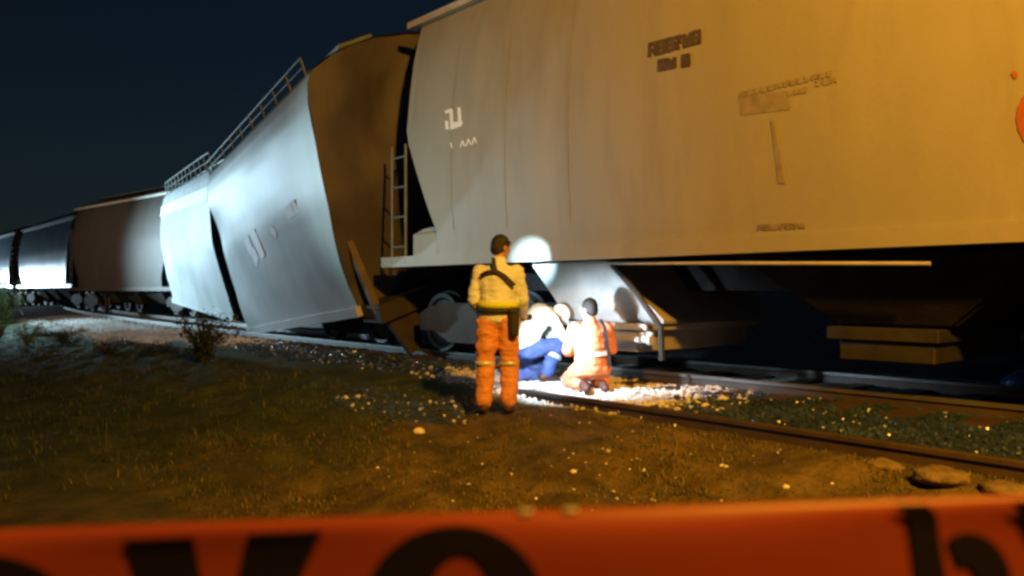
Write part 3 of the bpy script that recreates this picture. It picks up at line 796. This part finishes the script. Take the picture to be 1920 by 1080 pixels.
def fuse(bm, voxel, it=4, fold=0.0, seed=0):
    bmesh.ops.recalc_face_normals(bm, faces=bm.faces[:])
    me = bpy.data.meshes.new('tmp'); bm.to_mesh(me); bm.free()
    o = bpy.data.objects.new('tmp', me); link(o)
    md = o.modifiers.new('r', 'REMESH'); md.mode = 'VOXEL'; md.voxel_size = voxel
    sm = o.modifiers.new('s', 'SMOOTH'); sm.iterations = it; sm.factor = 0.5
    dg = bpy.context.evaluated_depsgraph_get()
    res = bpy.data.meshes.new_from_object(o.evaluated_get(dg))
    bpy.data.objects.remove(o)
    if fold:
        for v in res.vertices:
            p = v.co
            k = noise.noise(Vector((p.x * 7 + seed, p.y * 7, p.z * 13))) * 0.6 + noise.noise(Vector((p.x * 14, p.y * 14 + seed, p.z * 34))) * 0.4
            v.co = p + v.normal * k * fold
    return res
def hand(bm, wrist, d, palm, thumb, curl=0.5):
    d = Vector(d).normalized(); palm = Vector(palm); palm = (palm - d * palm.dot(d)).normalized(); sd = d.cross(palm).normalized()
    if sd.dot(Vector(thumb)) < 0: sd = -sd
    w = Vector(wrist)
    cap_shape(bm, w, w + d * 0.075, 0.026, 0.034, 10, (palm, 0.55))
    for i, (off, ln) in enumerate(((0.029, 0.070), (0.010, 0.078), (-0.010, 0.072), (-0.028, 0.056))):
        a = w + d * (0.085 - abs(off) * 0.2) + sd * off; dd = d
        for j, fr in enumerate((0.45, 0.32, 0.23)):
            ang = curl * (0.5 + 0.55 * j)
            dd = (d * math.cos(ang) + palm * math.sin(ang)).normalized()
            b = a + dd * ln * fr; cap_shape(bm, a, b, 0.0095 - 0.001 * j, 0.0088 - 0.001 * j, 8); a = b
    a = w + d * 0.03 + sd * 0.026
    b = a + (d * 0.6 + sd * 0.6 + palm * 0.35).normalized() * 0.042; cap_shape(bm, a, b, 0.012, 0.011, 8)
    cap_shape(bm, b, b + (d * 0.8 + palm * 0.55).normalized() * 0.034, 0.0105, 0.009, 8)
def head_shapes(bm, c, fwd, up):
    fwd = Vector(fwd).normalized(); up = Vector(up); up = (up - fwd * up.dot(fwd)).normalized(); rt = fwd.cross(up)
    rot = Matrix((rt, fwd, up)).transposed(); c = Vector(c)
    def P(x, y, z): return c + rt * x + fwd * y + up * z
    ell(bm, P(0, -0.005, 0.025), (0.074, 0.094, 0.092), rot)
    ell(bm, P(0, 0.022, -0.04), (0.058, 0.066, 0.074), rot)
    ell(bm, P(0, 0.06, -0.088), (0.026, 0.022, 0.018), rot)
    cap_shape(bm, P(0, 0.088, 0.012), P(0, 0.108, -0.024), 0.009, 0.015, 8)
    for sx in (-1, 1):
        ell(bm, P(0.076 * sx, -0.008, -0.012), (0.010, 0.020, 0.032), rot, 10)
        ell(bm, P(0.032 * sx, 0.078, 0.016), (0.018, 0.012, 0.010), rot, 10)
        cap_shape(bm, P(0.014 * sx, 0.092, 0.028), P(0.046 * sx, 0.082, 0.028), 0.008, 0.007, 8)
    ell(bm, P(0, 0.084, -0.052), (0.024, 0.010, 0.009), rot, 10)
    return P, rot
def hair_me(P, rot, full=True):
    bm = bmesh.new()
    ell(bm, P(0, -0.014, 0.036), (0.082, 0.096, 0.092), rot); ell(bm, P(0, -0.045, -0.015), (0.076, 0.064, 0.068), rot)
    return fuse(bm, 0.009, 2, 0.006, 3)
def ring_band(parent, name, c0, c1, r, m, axis_pts=None, flat=None):
    bm = bmesh.new(); cap_shape(bm, c0, c1, r, r, 20, flat)
    return obj(name, bm, m, parent, True, local=True)

def person(label, loc, rotz, J, suit):
    root = thing('person', label, 'person', loc, rotz)
    g = lambda k: Vector(J[k])
    # body: one continuous skin surface
    bm = bmesh.new()
    sp = [g('pelvis'), g('spine'), g('chest'), g('neck0')]
    for (a, b, r0_, r1_) in ((0, 1, 0.115, 0.105), (1, 2, 0.105, 0.12), (2, 3, 0.12, 0.06)): cap_shape(bm, sp[a], sp[b], r0_, r1_)
    cap_shape(bm, g('neck0'), g('head') - (g('head') - g('neck0')) * 0.3, 0.054, 0.050)
    P, rot = head_shapes(bm, g('head'), g('look'), g('crown'))
    for q, sx in (('L', -1), ('R', 1)):
        cap_shape(bm, g('chest'), g('sh' + q), 0.09, 0.062); cap_shape(bm, g('sh' + q), g('el' + q), 0.052, 0.040); cap_shape(bm, g('el' + q), g('wr' + q), 0.041, 0.027)
        hand(bm, g('wr' + q), g('hd' + q), g('pm' + q), g('th' + q), J.get('curl' + q, 0.55))
        cap_shape(bm, g('pelvis'), g('hip' + q), 0.1, 0.085); cap_shape(bm, g('hip' + q), g('kn' + q), 0.083, 0.056); cap_shape(bm, g('kn' + q), g('an' + q), 0.056, 0.036); cap_shape(bm, g('an' + q), g('toe' + q), 0.036, 0.03)
    body = obj_me('body', fuse(bm, 0.0075, 3), 'skin', root, True)
    for sx in (-1, 1):
        bm = bmesh.new(); ell(bm, P(0.032 * sx, 0.086, 0.014), (0.012, 0.007, 0.007), rot, 10); obj('eye', bm, 'eye', root, True, local=True)
    if not suit.get('glare_helmet'): obj_me('hair', hair_me(P, rot), 'hair', root, True)
    else:
        bm = bmesh.new(); ell(bm, P(0, -0.004, 0.055), (0.104, 0.122, 0.098), rot); ell(bm, P(0, 0.02, 0.028), (0.118, 0.15, 0.014), rot)
        obj_me('glare_helmet', fuse(bm, 0.009, 2), 'glare_helmet', root, True)  # white helmet added in place of the glare around this head
    # jacket
    bm = bmesh.new(); fw = suit.get('bulk', 1.0)
    for (a, b, r0_, r1_) in ((0, 1, 0.150, 0.145), (1, 2, 0.145, 0.150), (2, 3, 0.150, 0.075)): cap_shape(bm, sp[a] if a else sp[0] + (sp[1] - sp[0]) * 0.15, sp[b], r0_ * fw, r1_ * fw)
    lat = (g('shR') - g('shL')).normalized()
    for k in (-1, 1):
        cap_shape(bm, sp[0] + lat * 0.06 * k + (sp[1] - sp[0]) * 0.15, sp[1] + lat * 0.05 * k, 0.125 * fw, 0.125 * fw); cap_shape(bm, sp[1] + lat * 0.05 * k, sp[2] + lat * 0.075 * k, 0.125 * fw, 0.125 * fw)
    for q in 'LR':
        cap_shape(bm, g('chest'), g('sh' + q), 0.098 * fw, 0.072 * fw); cap_shape(bm, g('sh' + q), g('el' + q), 0.072, 0.060); cap_shape(bm, g('el' + q), g('wr' + q), 0.062, 0.046)
    obj_me('jacket', fuse(bm, 0.011, 10, 0.020, loc[0] * 7), suit['jacket'], root, True)
    # trousers
    bm = bmesh.new()
    for q in 'LR':
        cap_shape(bm, g('pelvis') + (g('hip' + q) - g('pelvis')) * 0.4, g('hip' + q), 0.128, 0.115); cap_shape(bm, g('hip' + q), g('kn' + q), 0.112, 0.090); cap_shape(bm, g('kn' + q), g('an' + q).lerp(g('kn' + q), 0.2), 0.090, 0.084)
    obj_me('trousers', fuse(bm, 0.011, 6, 0.024, 5 + loc[0]), suit['trousers'], root, True)
    for q in 'LR':
        bm = bmesh.new(); a, t_ = g('an' + q), g('toe' + q)
        cap_shape(bm, a + (g('kn' + q) - a).normalized() * 0.07, a, 0.054, 0.052); cap_shape(bm, a - (t_ - a).normalized() * 0.02, t_, 0.05, 0.042); cap_shape(bm, a.lerp(t_, 0.5), t_, 0.048, 0.045)
        obj_me('boot', fuse(bm, 0.009, 2), 'boot', root, True)
    return root, P, rot

def leg_band(root, J, q, f0, f1, r, m='silver_tape', seg='kn'):
    a, b = (Vector(J['kn' + q]), Vector(J['an' + q])) if seg == 'kn' else (Vector(J['hip' + q]), Vector(J['kn' + q]))
    bm = bmesh.new(); p, d = a.lerp(b, f0), a.lerp(b, f1); tube(bm, [p, p.lerp(d, 0.5), d], [r, r * 1.015, r], 20, False)
    o = obj('reflective_band', bm, m, root, True, local=True)
    sd = o.modifiers.new('th', 'SOLIDIFY'); sd.thickness = 0.004; sd.offset = 1
def strap(root, pts, w, m='black_cloth', name='strap', nrm=None, th=0.01):
    bm = bmesh.new()
    pts = [Vector(p) for p in pts]; rows = []
    for i, p in enumerate(pts):
        d = (pts[min(i + 1, len(pts) - 1)] - pts[max(i - 1, 0)]).normalized(); n_ = Vector(nrm[i] if isinstance(nrm, list) else nrm); sd = d.cross(n_).normalized() * w / 2
        rows.append([bm.verts.new(p + sd), bm.verts.new(p - sd), bm.verts.new(p - sd + n_ * th), bm.verts.new(p + sd + n_ * th)])
    for a, b in zip(rows, rows[1:]):
        for k in range(4): bm.faces.new((a[k], a[(k + 1) % 4], b[(k + 1) % 4], b[k]))
    bm.faces.new(rows[0]); bm.faces.new(rows[-1][::-1])
    return obj(name, bm, m, root, False, local=True)

# standing man, seen from behind
JA = dict(pelvis=(0, 0, 0.95), spine=(0, 0.01, 1.12), chest=(0.0, 0.0, 1.31), neck0=(0.01, -0.005, 1.45), head=(0.025, 0.035, 1.60), look=(0.75, 0.66, -0.12), crown=(0, 0, 1),
          shL=(-0.175, 0, 1.375), shR=(0.175, 0.0, 1.375), elL=(-0.235, 0.02, 1.11), elR=(0.235, 0.03, 1.11), wrL=(-0.16, 0.19, 0.98), wrR=(0.235, 0.20, 0.93),
          hdL=(0.3, 0.9, -0.1), hdR=(-0.05, 0.95, 0.1), pmL=(0.5, 0, -0.6), pmR=(-0.9, 0, -0.1), thL=(0.6, 0, 0.8), thR=(-0.2, 0, 1), curlR=1.1,
          hipL=(-0.095, 0, 0.90), hipR=(0.095, 0, 0.90), knL=(-0.125, 0.025, 0.49), knR=(0.105, 0.03, 0.49), anL=(-0.135, -0.01, 0.085), anR=(0.10, -0.005, 0.085), toeL=(-0.16, 0.15, 0.04), toeR=(0.135, 0.15, 0.04))
la = Vector((-0.13, 7.6, 0)); la = W(*to_ts(la), height(*to_ts(la)) - 0.015)
pa, PP, rot = person('standing person seen from behind in a yellow jacket and orange trousers', la, 0, JA, dict(jacket='yellow_cloth', trousers='orange_cloth', bulk=1.0))
strap(pa, [(-0.045, -0.085, 1.50), (-0.035, -0.150, 1.44), (-0.02, -0.172, 1.375)], 0.032, nrm=(0, -1, 0))
strap(pa, [(-0.165, -0.115, 1.33), (-0.10, -0.160, 1.365), (-0.02, -0.176, 1.375), (0.06, -0.172, 1.33), (0.155, -0.15, 1.24)], 0.034, nrm=(0, -1, 0))
bm = bmesh.new()
def oval_band(bm, z0, z1, rx, ry, cy=0.0, n=32, tilt=0.0, th=0.01):
    rows = []
    for z, e in ((z0, 0), (z0, th), (z1, th), (z1, 0)): rows.append([bm.verts.new((math.cos(6.2832 * k / n) * (rx + e), cy + math.sin(6.2832 * k / n) * (ry + e), z + tilt * math.cos(6.2832 * k / n))) for k in range(n)])
    for a, b in zip(rows, rows[1:]):
        for k in range(n): bm.faces.new((a[k], a[(k + 1) % n], b[(k + 1) % n], b[k]))
oval_band(bm, 0.985, 1.02, 0.197, 0.168, 0.0); obj('belt', bm, 'black_cloth', pa, True, local=True)
bm = bmesh.new(); oval_band(bm, 1.03, 1.085, 0.192, 0.168, 0.0); obj('reflective_hem', bm, 'lime_cloth', pa, True, local=True)
bm = bmesh.new(); cap_shape(bm, (0.145, -0.145, 0.96), (0.150, -0.150, 0.80), 0.055, 0.045, 12, (Vector((0, 1, 0)), 0.6)); ell(bm, (0.135, -0.15, 1.0), (0.05, 0.035, 0.035)); obj_me('pouch', fuse(bm, 0.008, 2), 'black_cloth', pa, True)
leg_band(pa, JA, 'L', -0.08, 0.02, 0.0905); leg_band(pa, JA, 'R', -0.08, 0.02, 0.0905)
# head lamp worn by the standing man
bm = bmesh.new()
def hp(a, z, e=0.0): return PP(math.cos(a) * (0.084 + e), math.sin(a) * (0.104 + e), z)
n = 28; rows = []
for z in (0.05, 0.062):
    rows.append([bm.verts.new(hp(6.2832 * k / n, z)) for k in range(n)])
for k in range(n): bm.faces.new((rows[0][k], rows[0][(k + 1) % n], rows[1][(k + 1) % n], rows[1][k]))
tube(bm, [PP(0, 0.08, 0.055), PP(0, 0.112, 0.054)], 0.014, 12)
hl = obj('head_lamp', bm, 'black_cloth', pa, True, local=True)
bm = bmesh.new(); tube(bm, [PP(0, 0.1125, 0.054), PP(0, 0.1145, 0.054)], 0.011, 12); obj('lens', bm, 'lens', hl, False, local=True)

# man bent over in a pale jacket, facing right
JB = dict(pelvis=(0, -0.13, 0.42), spine=(0, -0.03, 0.64), chest=(0, 0.10, 0.80), neck0=(0, 0.24, 0.83), head=(0, 0.36, 0.79), look=(0, 0.6, -0.8), crown=(0, 0.8, 0.6),
          shL=(-0.17, 0.17, 0.77), shR=(0.17, 0.17, 0.77), elL=(-0.22, 0.36, 0.56), elR=(0.22, 0.30, 0.53), wrL=(-0.10, 0.56, 0.46), wrR=(0.12, 0.52, 0.42),
          hdL=(0.2, 0.9, -0.3), hdR=(-0.2, 0.9, -0.3), pmL=(0.4, -0.3, -0.8), pmR=(-0.4, -0.3, -0.8), thL=(1, 0, 0.2), thR=(-1, 0, 0.2),
          hipL=(-0.09, -0.12, 0.40), hipR=(0.09, -0.12, 0.40), knL=(-0.16, 0.24, 0.08), knR=(0.17, 0.26, 0.47), anL=(-0.14, -0.18, 0.09), anR=(0.16, 0.06, 0.09), toeL=(-0.14, -0.30, 0.05), toeR=(0.18, 0.22, 0.045))
lb = Vector((0.24, 9.42, 0)); lb = W(*to_ts(lb), height(*to_ts(lb)) - 0.01)
pbn, _, _ = person('crouching person bent over in a pale jacket and blue trousers', lb, R(-62), JB, dict(jacket='white_cloth', trousers='blue_cloth', glare_helmet=True))
leg_band(pbn, JB, 'R', 0.30, 0.42, 0.091)
# kneeling man in orange, seen from behind
JC = dict(pelvis=(0, 0, 0.25), spine=(0, 0.03, 0.42), chest=(0, 0.055, 0.60), neck0=(0, 0.065, 0.735), head=(-0.01, 0.10, 0.87), look=(-0.55, 0.8, -0.15), crown=(0, 0.1, 1),
          shL=(-0.18, 0.05, 0.67), shR=(0.18, 0.05, 0.67), elL=(-0.25, 0.08, 0.43), elR=(0.25, 0.11, 0.44), wrL=(-0.15, 0.30, 0.40), wrR=(0.13, 0.33, 0.44),
          hdL=(0.2, 0.95, 0), hdR=(-0.2, 0.95, 0.1), pmL=(0.5, 0, -0.8), pmR=(-0.5, 0, -0.8), thL=(1, 0, 0.3), thR=(-1, 0, 0.3),
          hipL=(-0.10, 0.0, 0.24), hipR=(0.10, 0.0, 0.24), knL=(-0.17, 0.36, 0.09), knR=(0.17, 0.36, 0.09), anL=(-0.10, -0.06, 0.08), anR=(0.10, -0.06, 0.08), toeL=(-0.10, -0.19, 0.05), toeR=(0.10, -0.19, 0.05))
lc = Vector((0.85, 8.55, 0)); lc = W(*to_ts(lc), height(*to_ts(lc)) - 0.01)
pc, _, _ = person('kneeling person in orange with a dark strap across the back, lit brightly from the left', lc, R(8), JC, dict(jacket='orange_pale', trousers='orange_pale'))
strap(pc, [(0.10, 0.02, 0.765), (0.115, -0.075, 0.70), (0.13, -0.112, 0.56), (0.145, -0.115, 0.42), (0.16, -0.13, 0.28)], 0.036, nrm=(0, -1, 0))
strap(pc, [(-0.05, -0.135, 0.40), (0.05, -0.142, 0.41), (0.13, -0.128, 0.42)], 0.05, 'silver_tape', 'reflective_band', nrm=(0, -1, 0), th=0.006)

# hand torch held by the standing man
wr = la + Vector(JA['wrR']) + Vector((-0.005, 0.085, 0.0))
td = Vector((0.50, 0.85, -0.02)).normalized()
tr = thing('hand_torch', 'black hand torch held low by the standing person', 'torch', wr - td * 0.08)
bm = bmesh.new(); tube(bm, [wr - td * 0.09, wr + td * 0.08, wr + td * 0.11, wr + td * 0.15], [0.017, 0.017, 0.030, 0.032], 14); obj('casing', bm, 'black_cloth', tr)
bm = bmesh.new(); tube(bm, [wr + td * 0.1505, wr + td * 0.153], 0.026, 14); obj('lens', bm, 'lens', tr)

# ------------------------------------------------------------------ barrier tape close to the camera
TD = 0.52                              # distance in front of the camera
tp = thing('barrier_tape', 'red barrier tape with black letters stretched across the foreground', 'barrier tape', (0, TD, 1.40))
TOP = [(-900, 1022), (-200, 1003), (0, 997), (300, 986), (550, 978), (800, 968), (1000, 961), (1300, 951), (1600, 942), (1800, 936), (1920, 931), (2200, 922), (2900, 905)]
def tape_pt(x, dy, lift=0.0):         # x, dy in photo pixels measured on the tape's plane
    y = lerp_tab(TOP, x) + dy
    yy = TD + 0.004 * math.sin(x * 0.004) * sst(0, 60, dy) - lift
    return Vector(((x - 960) / F * TD, yy, 1.6 - (y - 545) / F * TD))
bm = bmesh.new()
xs = list(range(-900, 2901, 40)); ds = [0, 4, 9, 16, 26, 40, 70, 110, 160, 220, 290, 360]
def roll(x, d):
    p = tape_pt(x, d)
    p.y += 0.006 * math.exp(-d / 14.0)
    return p
g2 = [[bm.verts.new(roll(x, d)) for d in ds] for x in xs]
for a, b in zip(g2, g2[1:]):
    for k in range(len(ds) - 1): bm.faces.new((a[k], a[k + 1], b[k + 1], b[k]))
o = obj('band', bm, 'tape_red', tp, True)
o.modifiers.new('th', 'SOLIDIFY').thickness = 0.0008
def arc(cx, cy, rx, ry, a0, a1, n=20): return [(cx + rx * math.cos(R(a0 + (a1 - a0) * k / n)), cy + ry * math.sin(R(a0 + (a1 - a0) * k / n))) for k in range(n + 1)]
def tape_quads(bm, left, right):      # two matching polylines (x, dy)
    va = [bm.verts.new(tape_pt(x, d, 0.0014)) for x, d in left]; vb = [bm.verts.new(tape_pt(x, d, 0.0014)) for x, d in right]
    for i in range(len(va) - 1): bm.faces.new((va[i], va[i + 1], vb[i + 1], vb[i]))
def seg(a, b, n=10): return [(a[0] + (b[0] - a[0]) * k / n, a[1] + (b[1] - a[1]) * k / n) for k in range(n + 1)]
LET = []
LET.append((arc(-40, 190, 190, 150, -180, 0), arc(-40, 190, 80, 95, -180, 0)))             # arch leaving at the left edge
LET.append((seg((228, 24), (315, 300)), seg((362, 22), (405, 300))))                        # slanting strokes
LET.append((seg((465, 20), (395, 300)), seg((606, 18), (470, 300))))
LET.append((arc(850, 165, 168, 148, -180, 0), arc(865, 165, 60, 95, -180, 0)))              # big round letter
LET.append(([(682, 165), (690, 300)], [(805, 165), (805, 300)])); LET.append(([(1018, 165), (1022, 300)], [(925, 165), (925, 300)]))
LET.append((seg((1672, 6), (1700, 30)) + seg((1704, 40), (1738, 300)), seg((1735, 6), (1752, 22)) + seg((1757, 32), (1800, 300))))  # hooked letter
LET.append((arc(1815, 180, 88, 115, -115, 0), arc(1812, 180, 26, 54, -115, 0)))
LET.append(([(1903, 180), (1905, 300)], [(1838, 180), (1838, 300)]))
LET.append((seg((1896, 8), (1990, 200)), seg((1950, 6), (2050, 200))))
for a, b in LET:
    bm = bmesh.new(); tape_quads(bm, a, b)
    o = obj('letter', bm, 'tape_black', tp)
for x in (985, 1070):                 # white slivers standing in for glints on the top edge
    bm = bmesh.new(); p = tape_pt(x, 0, -0.003); tube(bm, [p - Vector((0.0045, 0, 0)), p + Vector((0.0045, 0, 0))], 0.0012, 10); obj('edge_glint', bm, 'white_letters', tp, True)

# ------------------------------------------------------------------ light
w = bpy.data.worlds.new('World'); SC.world = w; w.use_nodes = True
N, L = w.node_tree.nodes, w.node_tree.links
sky = N.new('ShaderNodeTexSky'); sky.sky_type = 'NISHITA'; sky.sun_disc = False
sky.sun_elevation = R(22.0); sky.sun_rotation = R(200); sky.altitude = 0
tn = N.new('ShaderNodeMix'); tn.data_type = 'RGBA'; tn.blend_type = 'MULTIPLY'; tn.inputs[0].default_value = 1; tn.inputs[7].default_value = (0.58, 0.82, 1.0, 1)
L.new(sky.outputs['Color'], tn.inputs[6]); L.new(tn.outputs[2], N['Background'].inputs['Color']); N['Background'].inputs['Strength'].default_value = 0.0031   # night

def lamp(name, kind, loc, aim, power, col, size=0.1, cone=60, blend=0.3):
    l = bpy.data.lights.new(name, kind); l.energy = power; l.color = col
    if kind == 'SPOT': l.spot_size = R(cone); l.spot_blend = blend
    if kind in ('SPOT', 'POINT'): l.shadow_soft_size = size
    o = bpy.data.objects.new(name, l); link(o); o.location = loc
    o.rotation_euler = (Vector(aim) - Vector(loc)).to_track_quat('-Z', 'Y').to_euler()
    return o
SOD = (1.0, 0.435, 0.032); WHT = (0.56, 0.84, 1.0)
lamp('street_lamp_light', 'SPOT', W(12.4, -5.6, 6.6), W(8.6, 0, 4.0), 7300, SOD, 0.25, 146, 0.85)
lamp('flood_light', 'SPOT', W(-28, -7.5, 3.6), W(-18.6, 0.4, 2.5), 25000, WHT, 0.3, 64, 0.9)
lamp('brown_wagon_fill', 'SPOT', W(-28, -11, 6.0), W(-26, 2.4, 3.0), 2600, (1.0, 0.72, 0.48), 0.3, 46, 1.0)  # added warm spot brightening the brown wagon alone, no known lamp
lamp('near_fill_light', 'SPOT', W(-6, -8, 2.4), W(0.5, 0, 3.1), 1900, (0.64, 0.98, 1.0), 0.3, 33, 1.0)  # added unseen spot that whitens the cream wagon's left end
lamp('far_flood_light', 'SPOT', W(-66, -1.0, 2.2), W(-44, 3.2, 2.6), 4000, (0.62, 0.85, 1.0), 0.2, 60, 0.4)
lamp('torch_light', 'SPOT', wr + td * 0.17, wr + td * 0.17 + (EN * 0.93 - ET * 0.14 - UP * 0.56), 340, (0.62, 0.82, 1.0), 0.03, 110, 0.6)
hpos = la + PP(0, 0.135, 0.054)
lamp('head_lamp_light', 'SPOT', hpos, on_face(999, 488), 2300, (0.50, 0.78, 1.0), 0.012, 19, 1.0)

SC.view_settings.view_transform = 'Standard'; SC.view_settings.look = 'None'; SC.view_settings.gamma = 1; SC.view_settings.exposure = 0
SC.render.engine = 'CYCLES'
SC.cycles.use_denoising = True; SC.cycles.filter_width = 2.8
SC.cycles.max_bounces = 6; SC.cycles.sample_clamp_indirect = 6
